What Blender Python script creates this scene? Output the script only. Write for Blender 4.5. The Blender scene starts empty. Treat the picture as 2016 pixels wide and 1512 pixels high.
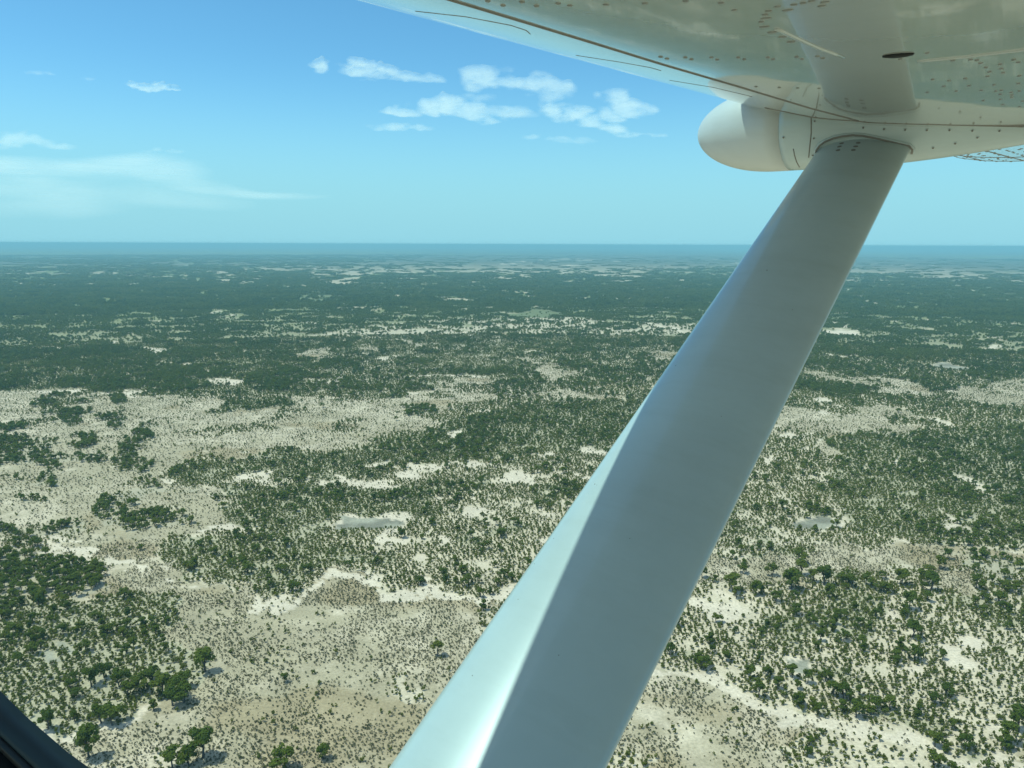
import bpy, bmesh, math, random
import numpy as np
from mathutils import Matrix, Vector
from mathutils.bvhtree import BVHTree

R = math.radians
scene = bpy.context.scene
COL = scene.collection

# ------------------------------------------------------------------ camera
ALT = 150.0                      # metres above the plain
FPX, CX, CY = 1513.0, 1008.0, 756.0
PITCH, ROLL = R(-10.3), R(0.22)
fw = np.array([0, math.cos(PITCH), math.sin(PITCH)])
up0 = np.array([0, -math.sin(PITCH), math.cos(PITCH)])
rt0 = np.array([1.0, 0, 0])
rt = rt0 * math.cos(ROLL) + up0 * math.sin(ROLL)
up = -rt0 * math.sin(ROLL) + up0 * math.cos(ROLL)
cam_data = bpy.data.cameras.new('camera')
cam_data.sensor_width = 36.0
cam_data.lens = 36.0 * FPX / 2016.0
cam_data.clip_start = 0.02
cam_data.clip_end = 300000.0
cam = bpy.data.objects.new('camera', cam_data)
COL.objects.link(cam)
cam.matrix_world = Matrix(((rt[0], up[0], -fw[0], 0), (rt[1], up[1], -fw[1], 0), (rt[2], up[2], -fw[2], ALT), (0, 0, 0, 1)))
scene.camera = cam

# ------------------------------------------------------------------ light
SUN_AZ, SUN_EL = R(-95), R(66.3)          # azimuth measured clockwise from +Y
sun_dir = Vector((math.sin(SUN_AZ) * math.cos(SUN_EL), math.cos(SUN_AZ) * math.cos(SUN_EL), math.sin(SUN_EL)))
sd = bpy.data.lights.new('sun', 'SUN')
sd.energy = 3.35
sd.angle = R(0.53)
sd.color = (1.0, 0.96, 0.9)
sun = bpy.data.objects.new('sun', sd)
COL.objects.link(sun)
sun.rotation_euler = sun_dir.to_track_quat('Z', 'Y').to_euler()
world = bpy.data.worlds.new('World')
scene.world = world
world.use_nodes = True
wn = world.node_tree
wn.nodes.clear()
sky = wn.nodes.new('ShaderNodeTexSky')
sky.sky_type = 'NISHITA'
sky.sun_disc = False
sky.sun_elevation = SUN_EL
sky.sun_rotation = SUN_AZ
sky.altitude = 900
sky.air_density = 1.0
sky.dust_density = 0.3
sky.ozone_density = 3.0
bg = wn.nodes.new('ShaderNodeBackground')
bg.inputs['Strength'].default_value = 0.13
wo = wn.nodes.new('ShaderNodeOutputWorld')
# dry-season air: the blue leans to cyan and pales towards the horizon
tint = wn.nodes.new('ShaderNodeVectorMath'); tint.operation = 'MULTIPLY'
tint.inputs[1].default_value = (0.97, 1.05, 1.16)
wn.links.new(sky.outputs[0], tint.inputs[0])
tco = wn.nodes.new('ShaderNodeTexCoord')
sep = wn.nodes.new('ShaderNodeSeparateXYZ')
wn.links.new(tco.outputs['Generated'], sep.inputs[0])
hz = wn.nodes.new('ShaderNodeMapRange'); hz.interpolation_type = 'SMOOTHERSTEP'
hz.inputs[1].default_value = -0.02; hz.inputs[2].default_value = 0.235; hz.inputs[3].default_value = 1.0; hz.inputs[4].default_value = 0.0
wn.links.new(sep.outputs['Z'], hz.inputs[0])
hmx = wn.nodes.new('ShaderNodeMix'); hmx.data_type = 'RGBA'
wn.links.new(hz.outputs[0], hmx.inputs[0])
wn.links.new(tint.outputs[0], hmx.inputs[6])
hmx.inputs[7].default_value = (3.3, 4.75, 6.0, 1)
zen = wn.nodes.new('ShaderNodeMapRange')          # unseen sky overhead, brightened and warmed as added fill for the shadows
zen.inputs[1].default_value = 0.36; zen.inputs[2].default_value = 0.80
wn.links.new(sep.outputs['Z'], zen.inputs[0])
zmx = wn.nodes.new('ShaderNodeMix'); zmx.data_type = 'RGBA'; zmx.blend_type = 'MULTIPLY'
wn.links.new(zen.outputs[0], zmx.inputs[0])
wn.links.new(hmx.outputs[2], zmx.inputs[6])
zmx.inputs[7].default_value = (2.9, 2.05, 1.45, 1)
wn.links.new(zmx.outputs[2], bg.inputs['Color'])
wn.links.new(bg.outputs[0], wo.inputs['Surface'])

vs = scene.view_settings
vs.view_transform = 'Standard'
vs.look = 'None'
vs.gamma = 1.0
vs.exposure = 0.05
vs.use_white_balance = True          # the phone's cool white balance
vs.white_balance_temperature = 5650
vs.white_balance_tint = -27
vs.use_curve_mapping = False
cy = scene.cycles
cy.max_bounces = 6
cy.diffuse_bounces = 3
cy.glossy_bounces = 3
cy.transparent_max_bounces = 16
cy.volume_bounces = 0
cy.use_denoising = True
try:
    cy.denoiser = 'OPENIMAGEDENOISE'
    cy.denoising_input_passes = 'RGB_ALBEDO_NORMAL'
except Exception:
    pass

# ------------------------------------------------------------------ helpers
def ray(x, y):
    return fw + rt * (x - CX) / FPX - up * (y - CY) / FPX

def project(P):
    """ground points (n,2) -> photo pixels (for zone lookup)"""
    P3 = np.column_stack([P[:, 0], P[:, 1], np.full(len(P), -ALT)])
    z = np.maximum(P3 @ fw, 1e-3)
    return CX + FPX * (P3 @ rt) / z, CY - FPX * (P3 @ up) / z

def ground(x, y):
    r = ray(x, y)
    t = -ALT / min(r[2], -1e-4)
    return r[0] * t, r[1] * t

def tag(o, label=None, cat=None, group=None, kind=None):
    if label: o['label'] = label
    if cat: o['category'] = cat
    if group: o['group'] = group
    if kind: o['kind'] = kind
    return o

def mesh_np(name, V, F, mats=(), smooth=False, mat_idx=None):
    """V (n,3), F (m,k) arrays of equal-size faces"""
    V = np.asarray(V, np.float32)
    F = np.asarray(F, np.int32)
    me = bpy.data.meshes.new(name)
    me.vertices.add(len(V))
    me.vertices.foreach_set('co', V.ravel())
    k = F.shape[1]
    me.loops.add(F.size)
    me.loops.foreach_set('vertex_index', F.ravel())
    me.polygons.add(len(F))
    me.polygons.foreach_set('loop_start', np.arange(0, F.size, k, dtype=np.int32))
    me.polygons.foreach_set('loop_total', np.full(len(F), k, np.int32))
    me.polygons.foreach_set('use_smooth', np.full(len(F), smooth, bool))
    for m in mats: me.materials.append(m)
    if mat_idx is not None:
        me.polygons.foreach_set('material_index', np.asarray(mat_idx, np.int32))
    me.update(calc_edges=True)
    return me

def link(name, me, parent=None):
    o = bpy.data.objects.new(name, me)
    COL.objects.link(o)
    if parent is not None: o.parent = parent
    return o

def hash2(ix, iy, seed):
    h = (ix.astype(np.int64) * 374761393 + iy.astype(np.int64) * 668265263 + seed * 974634777) & 0xFFFFFFFF
    h = ((h ^ (h >> 13)) * 1274126177) & 0xFFFFFFFF
    h = h ^ (h >> 16)
    return (h & 0xFFFFFF) / float(0xFFFFFF)

def vnoise(x, y, seed=0):
    ix, iy = np.floor(x), np.floor(y)
    fx, fy = x - ix, y - iy
    fx = fx * fx * (3 - 2 * fx); fy = fy * fy * (3 - 2 * fy)
    a, b = hash2(ix, iy, seed), hash2(ix + 1, iy, seed)
    c, d = hash2(ix, iy + 1, seed), hash2(ix + 1, iy + 1, seed)
    return (a * (1 - fx) + b * fx) * (1 - fy) + (c * (1 - fx) + d * fx) * fy

def fbm(x, y, seed=0, octaves=4):
    t, a, s = 0.0, 0.5, 0.0
    for i in range(octaves):
        t = t + a * vnoise(x * 2 ** i, y * 2 ** i, seed + i * 17)
        s += a; a *= 0.5
    return t / s

def sstep(a, b, x):
    t = np.clip((x - a) / (b - a), 0, 1)
    return t * t * (3 - 2 * t)

# ------------------------------------------------------------------ materials
def new_mat(name):
    m = bpy.data.materials.new(name)
    m.use_nodes = True
    nt = m.node_tree
    return m, nt, nt.nodes['Principled BSDF']

def noise_node(nt, scale, detail=4, rough=0.6, vec=None):
    n = nt.nodes.new('ShaderNodeTexNoise')
    n.inputs['Scale'].default_value = scale
    n.inputs['Detail'].default_value = detail
    n.inputs['Roughness'].default_value = rough
    if vec is not None: nt.links.new(vec, n.inputs['Vector'])
    return n

def ramp(nt, src, stops):
    r = nt.nodes.new('ShaderNodeValToRGB')
    e = r.color_ramp.elements
    while len(e) > 1: e.remove(e[-1])
    e[0].position, e[0].color = stops[0][0], (*stops[0][1], 1)
    for p, c in stops[1:]:
        k = e.new(p); k.color = (*c, 1)
    nt.links.new(src, r.inputs[0])
    return r

def foliage(name, dark, mid, light, trans=0.25):
    m, nt, b = new_mat(name)
    oi = nt.nodes.new('ShaderNodeObjectInfo')
    tc = nt.nodes.new('ShaderNodeTexCoord')
    n = noise_node(nt, 5.0, 3, 0.6, tc.outputs['Object'])
    add = nt.nodes.new('ShaderNodeMath'); add.operation = 'MULTIPLY_ADD'
    nt.links.new(n.outputs[0], add.inputs[0]); add.inputs[1].default_value = 0.45
    mul = nt.nodes.new('ShaderNodeMath'); mul.operation = 'MULTIPLY_ADD'
    nt.links.new(oi.outputs['Random'], mul.inputs[0]); mul.inputs[1].default_value = 0.65; 
    ge = nt.nodes.new('ShaderNodeNewGeometry')
    n3 = noise_node(nt, 0.007, 3, 0.55, ge.outputs['Position'])
    m3 = nt.nodes.new('ShaderNodeMath'); m3.operation = 'MULTIPLY_ADD'
    nt.links.new(n3.outputs[0], m3.inputs[0]); m3.inputs[1].default_value = 1.7; m3.inputs[2].default_value = -0.92
    nt.links.new(m3.outputs[0], mul.inputs[2])
    nt.links.new(mul.outputs[0], add.inputs[2])
    r = ramp(nt, add.outputs[0], [(0.1, dark), (0.5, mid), (0.95, light)])
    nt.links.new(r.outputs[0], b.inputs['Base Color'])
    b.inputs['Roughness'].default_value = 0.85
    b.inputs['Specular IOR Level'].default_value = 0.06
    tr = nt.nodes.new('ShaderNodeBsdfTranslucent')
    nt.links.new(r.outputs[0], tr.inputs[0])
    mx = nt.nodes.new('ShaderNodeMixShader'); mx.inputs[0].default_value = trans
    nt.links.new(b.outputs[0], mx.inputs[1]); nt.links.new(tr.outputs[0], mx.inputs[2])
    nt.links.new(mx.outputs[0], nt.nodes['Material Output'].inputs['Surface'])
    return m

M_LEAF = foliage('tree_leaves', (0.125, 0.150, 0.022), (0.175, 0.194, 0.028), (0.225, 0.226, 0.040), 0.5)
M_BUSH = foliage('shrub_leaves', (0.138, 0.148, 0.024), (0.185, 0.190, 0.032), (0.240, 0.225, 0.046), 0.5)
M_DRY = foliage('dry_tufts', (0.110, 0.105, 0.045), (0.160, 0.145, 0.070), (0.24, 0.20, 0.11), 0.35)
def bark():
    m, nt, b = new_mat('bark')
    tc = nt.nodes.new('ShaderNodeTexCoord')
    n = noise_node(nt, 14, 4, 0.6, tc.outputs['Object'])
    r = ramp(nt, n.outputs[0], [(0.3, (0.05, 0.045, 0.035)), (0.7, (0.13, 0.115, 0.095))])
    nt.links.new(r.outputs[0], b.inputs['Base Color'])
    b.inputs['Roughness'].default_value = 0.9
    return m
M_BARK = bark()

def ground_mat():
    m, nt, b = new_mat('ground_soil')
    at = nt.nodes.new('ShaderNodeAttribute'); at.attribute_name = 'soil'
    ge = nt.nodes.new('ShaderNodeNewGeometry')
    n1 = noise_node(nt, 0.9, 5, 0.7, ge.outputs['Position'])
    n2 = noise_node(nt, 0.06, 5, 0.65, ge.outputs['Position'])
    mp = nt.nodes.new('ShaderNodeMapRange')
    mp.inputs[1].default_value = 0.3; mp.inputs[2].default_value = 0.7
    mp.inputs[3].default_value = 0.72; mp.inputs[4].default_value = 1.22
    nt.links.new(n1.outputs[0], mp.inputs[0])
    mp2 = nt.nodes.new('ShaderNodeMapRange')
    mp2.inputs[1].default_value = 0.3; mp2.inputs[2].default_value = 0.7
    mp2.inputs[3].default_value = 0.86; mp2.inputs[4].default_value = 1.12
    nt.links.new(n2.outputs[0], mp2.inputs[0])
    mu = nt.nodes.new('ShaderNodeMath'); mu.operation = 'MULTIPLY'
    nt.links.new(mp.outputs[0], mu.inputs[0]); nt.links.new(mp2.outputs[0], mu.inputs[1])
    vm = nt.nodes.new('ShaderNodeVectorMath'); vm.operation = 'SCALE'
    nt.links.new(at.outputs['Color'], vm.inputs[0]); nt.links.new(mu.outputs[0], vm.inputs['Scale'])
    nt.links.new(vm.outputs[0], b.inputs['Base Color'])
    b.inputs['Roughness'].default_value = 0.95
    b.inputs['Specular IOR Level'].default_value = 0.1
    return m

def paint(name, col, rough=0.12, coat=0.6, wave=0.0, dirt=0.06):
    """gloss aircraft paint with faint grime and slightly oil-canned skin"""
    m, nt, b = new_mat(name)
    tc = nt.nodes.new('ShaderNodeTexCoord')
    n = noise_node(nt, 2.2, 6, 0.65, tc.outputs['Object'])
    lo = tuple(c * (1 - dirt * 1.6) for c in col); hi = tuple(min(1, c * (1 + dirt * 0.4)) for c in col)
    r = ramp(nt, n.outputs[0], [(0.3, lo), (0.65, hi)])
    ms = nt.nodes.new('ShaderNodeMapping'); ms.inputs['Scale'].default_value = (16, 1.3, 16)   # grime drawn out along the airflow
    nt.links.new(tc.outputs['Object'], ms.inputs[0])
    st = noise_node(nt, 1.0, 5, 0.7, ms.outputs[0])
    sr = ramp(nt, st.outputs[0], [(0.28, (0.86, 0.85, 0.82)), (0.52, (1, 1, 1))])
    mm = nt.nodes.new('ShaderNodeMix'); mm.data_type = 'RGBA'; mm.blend_type = 'MULTIPLY'; mm.inputs[0].default_value = 0.4
    nt.links.new(r.outputs[0], mm.inputs[6]); nt.links.new(sr.outputs[0], mm.inputs[7])
    nt.links.new(mm.outputs[2], b.inputs['Base Color'])
    b.inputs['Roughness'].default_value = rough
    b.inputs['Coat Weight'].default_value = coat
    b.inputs['Coat Roughness'].default_value = 0.04
    b.inputs['IOR'].default_value = 1.5
    if wave:
        mp = nt.nodes.new('ShaderNodeMapping')
        mp.inputs['Scale'].default_value = (2.2, 1.0, 1.0)
        nt.links.new(tc.outputs['Object'], mp.inputs[0])
        w = noise_node(nt, 2.0, 1.5, 0.4, mp.outputs[0])
        bp = nt.nodes.new('ShaderNodeBump')
        bp.inputs['Strength'].default_value = wave
        bp.inputs['Distance'].default_value = 0.02
        nt.links.new(w.outputs[0], bp.inputs['Height'])
        nt.links.new(bp.outputs[0], b.inputs['Normal'])
        nt.links.new(bp.outputs[0], b.inputs['Coat Normal'])
    return m

def plain(name, col, rough=0.5, spec=0.5):
    m, nt, b = new_mat(name)
    tc = nt.nodes.new('ShaderNodeTexCoord')
    n = noise_node(nt, 30, 3, 0.6, tc.outputs['Object'])
    r = ramp(nt, n.outputs[0], [(0.3, tuple(c * 0.85 for c in col)), (0.7, tuple(c * 1.1 for c in col))])
    nt.links.new(r.outputs[0], b.inputs['Base Color'])
    b.inputs['Roughness'].default_value = rough
    b.inputs['Specular IOR Level'].default_value = spec
    return m

M_WHITE = paint('white_paint', (0.445, 0.495, 0.49), 0.32, 0.4)
M_WING = paint('wing_paint', (0.42, 0.43, 0.40), 0.17, 0.75, wave=0.06)
M_POD = paint('radome_paint', (0.56, 0.57, 0.55), 0.4, 0.1)
M_RIVET = plain('rivet_dirt', (0.23, 0.23, 0.21), 0.5)
M_SEAM = plain('seam_dirt', (0.19, 0.175, 0.155), 0.7)
M_BEAD = plain('sealant_bead', (0.55, 0.56, 0.55), 0.4)
M_RUBBER = plain('black_rubber', (0.004, 0.0045, 0.0045), 0.6, 0.3)  # near-black: the shade of the unbuilt cabin is put into this colour
M_TRIM = plain('dark_window_trim', (0.010, 0.013, 0.012), 0.5, 0.25)  # trim darkened too, for the cabin shade that is not built

# ------------------------------------------------------------------ land zones (outlines lie on the ground)
W, MM, D, P, S, G, T, Q, L = range(9)   # woods, scrub, dense scrub, dry plain, bare sand, pan, tree clump, olive clearing
ZONES = []   # (class, polygon) later ones win
def poly(c, *pts): ZONES.append((c, np.array(pts, float)))
def ell(c, x, y, rx, ry, n=18):
    a = np.linspace(0, 2 * math.pi, n, endpoint=False)
    ZONES.append((c, np.column_stack([x + rx * np.cos(a), y + ry * np.sin(a)])))
def stroke(c, w, *pts):
    p = np.array(pts, float)
    h = np.full(len(p), w / 2.0); h[0] *= 0.5; h[-1] *= 0.5
    ZONES.append((c, np.vstack([p - np.column_stack([0 * h, h]), (p + np.column_stack([0 * h, h]))[::-1]])))

poly(P, (-400, 780), (130, 768), (300, 776), (420, 784), (600, 778), (690, 790), (780, 785), (860, 765), (950, 742), (985, 760), (970, 790), (900, 800), (860, 815),
     (835, 842), (740, 862), (670, 886), (540, 882), (490, 905), (397, 895), (335, 915), (300, 935), (330, 950), (400, 958), (440, 968), (460, 1000), (470, 1022),
     (430, 1042), (350, 1055), (290, 1085), (330, 1108), (395, 1130), (410, 1150), (475, 1165), (490, 1192), (560, 1195), (600, 1168), (640, 1122), (710, 1130),
     (725, 1160), (775, 1168), (830, 1150), (905, 1168), (985, 1190), (1100, 1245), (1281, 1312), (1340, 1325), (1400, 1330), (1440, 1352), (1480, 1365), (1500, 1385),
     (1560, 1410), (1600, 1420), (1680, 1418), (1750, 1420), (1810, 1430), (1835, 1460), (1850, 1480), (1930, 1490), (2016, 1485), (2100, 1500), (2600, 1520),
     (2600, 2100), (-600, 2100), (-600, 1400))
# clumps and blocks on the left plain
poly(D, (-200, 1195), (60, 1175), (200, 1185), (280, 1165), (345, 1162), (360, 1190), (340, 1240), (350, 1285), (420, 1305), (415, 1330), (380, 1350), (280, 1385),
     (240, 1425), (200, 1440), (100, 1440), (-200, 1440))
poly(T, (-200, 1085), (40, 1088), (120, 1093), (190, 1108), (207, 1160), (170, 1182), (120, 1170), (60, 1180), (-200, 1190))
poly(T, (-200, 1040), (60, 1038), (100, 1035), (150, 1024), (165, 1040), (110, 1052), (60, 1062), (-200, 1090))
poly(T, (183, 1012), (240, 1002), (300, 1008), (370, 1015), (378, 1035), (300, 1045), (255, 1050), (240, 1035))
poly(T, (172, 1002), (215, 982), (290, 958), (320, 965), (300, 987), (240, 1006))
poly(T, (-100, 885), (30, 857), (95, 852), (105, 885), (155, 890), (158, 910), (100, 905), (60, 908), (-100, 905))
poly(T, (140, 892), (195, 897), (195, 920), (150, 912))
poly(T, (62, 920), (98, 916), (102, 955), (80, 958))
for e in ((128, 945, 16, 11), (120, 815, 38, 30), (220, 832, 22, 17), (282, 858, 18, 11), (262, 886, 38, 15), (276, 842, 14, 8), (167, 868, 25, 10), (247, 918, 34, 12),
          (63, 992, 28, 12), (140, 1036, 24, 14), (130, 786, 32, 8), (235, 790, 32, 10), (20, 842, 30, 7), (830, 811, 30, 11), (350, 965, 35, 12), (395, 935, 40, 10)):
    ell(T, *e)
poly(D, (420, 786), (585, 780), (590, 800), (500, 810), (425, 806))
# green belt and dense block
poly(D, (335, 922), (400, 902), (490, 908), (540, 887), (670, 890), (740, 866), (830, 845), (900, 826), (1000, 800), (1300, 770), (1300, 880), (1000, 900), (880, 905),
     (600, 930), (470, 930), (400, 952), (340, 940))
poly(D, (470, 950), (600, 948), (850, 962), (870, 1012), (660, 1012), (640, 1060), (500, 1055), (455, 1010))
poly(D, (1600, 860), (1800, 850), (2100, 830), (2300, 900), (2300, 1060), (2016, 1070), (1830, 1060), (1680, 1050), (1640, 960), (1660, 900))
poly(D, (310, 1075), (420, 1050), (640, 1060), (700, 1090), (620, 1110), (590, 1150), (540, 1180), (500, 1170), (470, 1150), (400, 1120))
# sand strips through the green belt
stroke(S, 10, (475, 936), (530, 934), (576, 936)); stroke(S, 18, (590, 940), (680, 946), (740, 950), (800, 958), (848, 955))
stroke(S, 14, (850, 928), (905, 915), (945, 918), (990, 918)); stroke(S, 12, (975, 942), (1030, 950), (1068, 956)); stroke(S, 14, (1110, 876), (1150, 888), (1185, 892))
ell(S, 740, 912, 22, 5); ell(S, 893, 855, 18, 7); ell(S, 865, 1072, 12, 9); ell(P, 340, 965, 22, 10)
poly(P, (862, 750), (940, 742), (975, 760), (975, 776), (930, 792), (865, 795))
poly(P, (1028, 705), (1070, 712), (1100, 722), (1138, 738), (1110, 750), (1070, 747), (1050, 727))
stroke(P, 14, (1040, 770), (1120, 780), (1230, 784)); ell(P, 1310, 702, 28, 12); ell(P, 1282, 757, 18, 12); stroke(S, 5, (780, 744), (900, 740), (1040, 735))
poly(L, (560, 668), (700, 640), (1000, 622), (1400, 640), (1400, 782), (1000, 800), (960, 742), (850, 765), (700, 785), (600, 772), (575, 700))
poly(L, (1560, 735), (1580, 700), (1750, 712), (1900, 700), (2300, 700), (2300, 740), (1960, 742), (1900, 775), (1840, 758), (1700, 745))
poly(P, (862, 750), (940, 742), (975, 760), (975, 776), (930, 792), (865, 795)); poly(P, (1028, 705), (1070, 712), (1100, 722), (1138, 738), (1110, 750), (1070, 747), (1050, 727))
stroke(P, 14, (1040, 770), (1120, 780), (1230, 784)); ell(P, 1310, 702, 28, 12); ell(P, 1282, 757, 18, 12); stroke(S, 5, (780, 744), (900, 740), (1040, 735))
# glades and tracks in the far woods
for c, w, pts in ((S, 4, ((440, 624), (487, 627))), (S, 3, ((575, 632), (615, 634), (645, 645))), (P, 7, ((690, 660), (770, 668), (850, 685))), (S, 3, ((100, 679), (155, 685))),
                  (S, 3, ((135, 742), (165, 740), (195, 737))), (S, 5, ((290, 719), (345, 720), (400, 715))), (P, 5, ((370, 695), (440, 700))), (S, 5, ((1590, 692), (1640, 699), (1690, 702))),
                  (S, 2.5, ((1630, 621), (1700, 625))), (S, 5, ((1930, 676), (1950, 681), (1966, 686))), (S, 5, ((1878, 684), (1902, 690))), (S, 2.5, ((1900, 642), (1985, 643))),
                  (P, 4, ((960, 574), (1060, 577))), (P, 5, ((830, 588), (950, 590))), (P, 5, ((1130, 587), (1230, 588))), (P, 4, ((680, 608), (750, 604))), (P, 4, ((0, 700), (90, 697))),
                  (S, 2.5, ((1968, 566), (2080, 567))), (S, 4, ((1030, 691), (1110, 693))), (P, 6, ((900, 652), (1010, 660))), (S, 3, ((1215, 632), (1300, 640), (1360, 652))),
                  (P, 4, ((50, 563), (180, 560))), (P, 3, ((520, 668), (620, 672))), (S, 3, ((585, 715), (625, 712)))):
    stroke(c, w, *pts)
for e in ((440, 615, 9, 7), (295, 690, 20, 8), (205, 674, 9, 4), (430, 755, 24, 9), (1652, 655, 14, 5), (1668, 644, 7, 4), (908, 657, 9, 3), (1642, 634, 7, 3), (760, 707, 14, 4),
          (660, 748, 9, 4), (640, 755, 20, 4), (1895, 735, 6, 4)):
    ell(S, *e)
ell(P, 628, 695, 36, 10); ell(Q, 628, 583, 58, 10); ell(G, 1870, 722, 26, 4); ell(G, 1808, 664, 20, 3); ell(Q, 1060, 618, 50, 6); ell(P, 720, 690, 26, 8)
# right-hand plain, clearings and strips
poly(P, (1560, 730), (1632, 741), (1693, 754), (1712, 741), (1770, 743), (1794, 754), (1837, 761), (1852, 772), (1901, 777), (1932, 763), (1959, 744), (2060, 738), (2500, 730),
     (2500, 840), (2016, 815), (1950, 802), (1890, 800), (1830, 786), (1790, 776), (1735, 769), (1700, 762), (1640, 752), (1560, 742))
poly(P, (1500, 806), (1571, 802), (1614, 813), (1705, 808), (1751, 802), (1806, 808), (1785, 850), (1782, 859), (1705, 852), (1638, 866), (1590, 850), (1531, 850), (1490, 850))
poly(P, (1583, 872), (1620, 872), (1655, 895), (1640, 908), (1600, 890))
ell(S, 1510, 905, 22, 11); stroke(S, 9, (1726, 900), (1733, 925), (1738, 950)); ell(S, 1773, 908, 11, 9); stroke(S, 8, (1692, 905), (1716, 920))
poly(S, (1910, 940), (1926, 944), (1950, 966), (1958, 984), (1945, 986), (1920, 962)); poly(S, (1862, 1005), (1870, 1004), (1880, 1030), (1862, 1034)); poly(S, (1786, 984), (1794, 984), (1800, 1006), (1790, 1006))
poly(P, (1350, 1165), (1390, 1105), (1440, 1096), (1560, 1092), (1610, 1082), (1680, 1072), (1770, 1066), (1850, 1078), (2000, 1086), (2000, 1100), (1870, 1103), (1850, 1130),
     (1780, 1150), (1730, 1132), (1640, 1132), (1600, 1130), (1560, 1150), (1480, 1155), (1420, 1150))
ell(P, 1888, 1140, 36, 28); stroke(S, 16, (1705, 1205), (1770, 1220), (1852, 1238)); ell(S, 1872, 1042, 20, 9); stroke(S, 9, (1840, 1078), (1930, 1084), (2010, 1090))
poly(T, (1885, 1092), (1950, 1100), (2016, 1110), (2040, 1160), (1990, 1170), (1950, 1140), (1900, 1117))
# pale margins where scrub meets plain
stroke(S, 18, (1281, 1326), (1400, 1340), (1480, 1372), (1560, 1420), (1650, 1440), (1800, 1446), (1840, 1480), (1950, 1502), (2080, 1500))
stroke(S, 16, (470, 1180), (500, 1202), (570, 1202), (612, 1165), (650, 1130), (710, 1146), (740, 1172), (850, 1160), (985, 1196))
stroke(S, 16, (60, 1076), (130, 1086), (215, 1108), (330, 1126), (400, 1150)); stroke(S, 12, (40, 1063), (110, 1060), (180, 1056)); stroke(S, 14, (380, 1040), (450, 1032), (520, 1040))
stroke(S, 16, (60, 1440), (150, 1450), (230, 1436), (275, 1400), (330, 1380)); stroke(S, 8, (-50, 1178), (25, 1178)); stroke(S, 6, (0, 776), (130, 774), (300, 778))
poly(MM, (1480, 1345), (1560, 1332), (1640, 1345), (1700, 1345), (1760, 1375), (1750, 1400), (1690, 1400), (1620, 1395), (1540, 1385), (1490, 1375))
# pans
ell(S, 742, 1030, 64, 15, 19); ell(G, 738, 1031, 54, 13); ell(S, 1611, 1025, 41, 11, 19); ell(G, 1606, 1026, 32, 9)
poly(S, (1542, 1284), (1580, 1276), (1630, 1298), (1612, 1318), (1600, 1334), (1573, 1316)); poly(G, (1560, 1292), (1585, 1286), (1610, 1300), (1592, 1318), (1575, 1308))
ell(G, 112, 1283, 22, 8); ell(G, 72, 1310, 16, 8)

def in_poly(px, py, pg):
    ins = np.zeros(len(px), bool)
    x1, y1 = pg[:, 0], pg[:, 1]
    x2, y2 = np.roll(x1, -1), np.roll(y1, -1)
    for a, b, c, d in zip(x1, y1, x2, y2):
        if b == d: continue
        cond = (b > py) != (d > py)
        ins ^= cond & (px < (c - a) * (py - b) / (d - b) + a)
    return ins

def zone(Pg, rough=1.0):
    """class of each ground point; borders frayed by noise that grows with distance from the track"""
    r = np.hypot(Pg[:, 0], Pg[:, 1])
    out = np.full(len(Pg), W, np.int8)
    k = np.clip(r, 200, 6000)
    wob = 0.030 * k * rough
    f1 = 26.0 / np.clip(k, 200, 1e9)
    lr, az = np.log(np.maximum(r, 1)), np.arctan2(Pg[:, 0], Pg[:, 1])
    u, v = az * 26, lr * 26
    dx = (fbm(u, v, 3, 5) - 0.5) * 2 * wob
    dy = (fbm(u + 71, v + 13, 9, 5) - 0.5) * 2.6 * wob
    px, py = project(Pg + np.column_stack([dx, dy]))
    out[py > 772] = MM
    # scattered openings in the woods and far fields
    n = fbm(az * 30, lr * 22, 21, 5)
    ymask = (py > 560) & (py <= 772)
    nf = fbm(az * 95, lr * 55, 23, 4)
    tol = 0.05 * sstep(250, 950, px) - 0.045
    op = n * 0.35 + nf * 0.65 + tol
    out[ymask & (op > 0.648)] = P
    out[ymask & (op > 0.73)] = S
    nm = fbm(Pg[:, 0] / 22, Pg[:, 1] / 22, 33, 4)
    out[(py > 772) & (nm > 0.69)] = S
    out[(py > 772) & (nm < 0.36)] = D
    n2 = fbm(az * 14, lr * 11, 41, 5)
    n3 = fbm(az * 75, lr * 42, 57, 5)
    yc = 521 + 6 * np.sin(px / 260.0)
    bias = np.exp(-((py - yc) / 20.0) ** 2) * (0.10 + 0.20 * sstep(450, 1150, px))
    far = (py <= 560) & (py > 487)
    out[far & (n2 * 0.42 + n3 * 0.58 + bias > 0.60)] = P
    out[far & (n2 * 0.5 + n3 * 0.5 + bias > 0.93)] = S
    for c, pg in ZONES:
        lo, hi = pg.min(0), pg.max(0)
        m = np.nonzero((px >= lo[0]) & (px <= hi[0]) & (py >= lo[1]) & (py <= hi[1]))[0]
        if len(m):
            k = m[in_poly(px[m], py[m], pg)]
            if c == S and len(pg) != 18: k = k[nm[k] * 0.6 + nf[k] * 0.4 > 0.43]
            if c == L: k = k[(nf[k] * 0.6 + n2[k] * 0.4) > 0.455]
            out[k] = c
    # ragged fingers of scrub creep into the plains
    nx = fbm(Pg[:, 0] / 34, Pg[:, 1] / 34, 61, 5)
    pl = (out == P) & (r < 1300)
    out[pl & (nx > 0.635) & (py < 1130)] = MM
    out[pl & (nx > 0.70)] = MM
    return out, px, py

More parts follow.
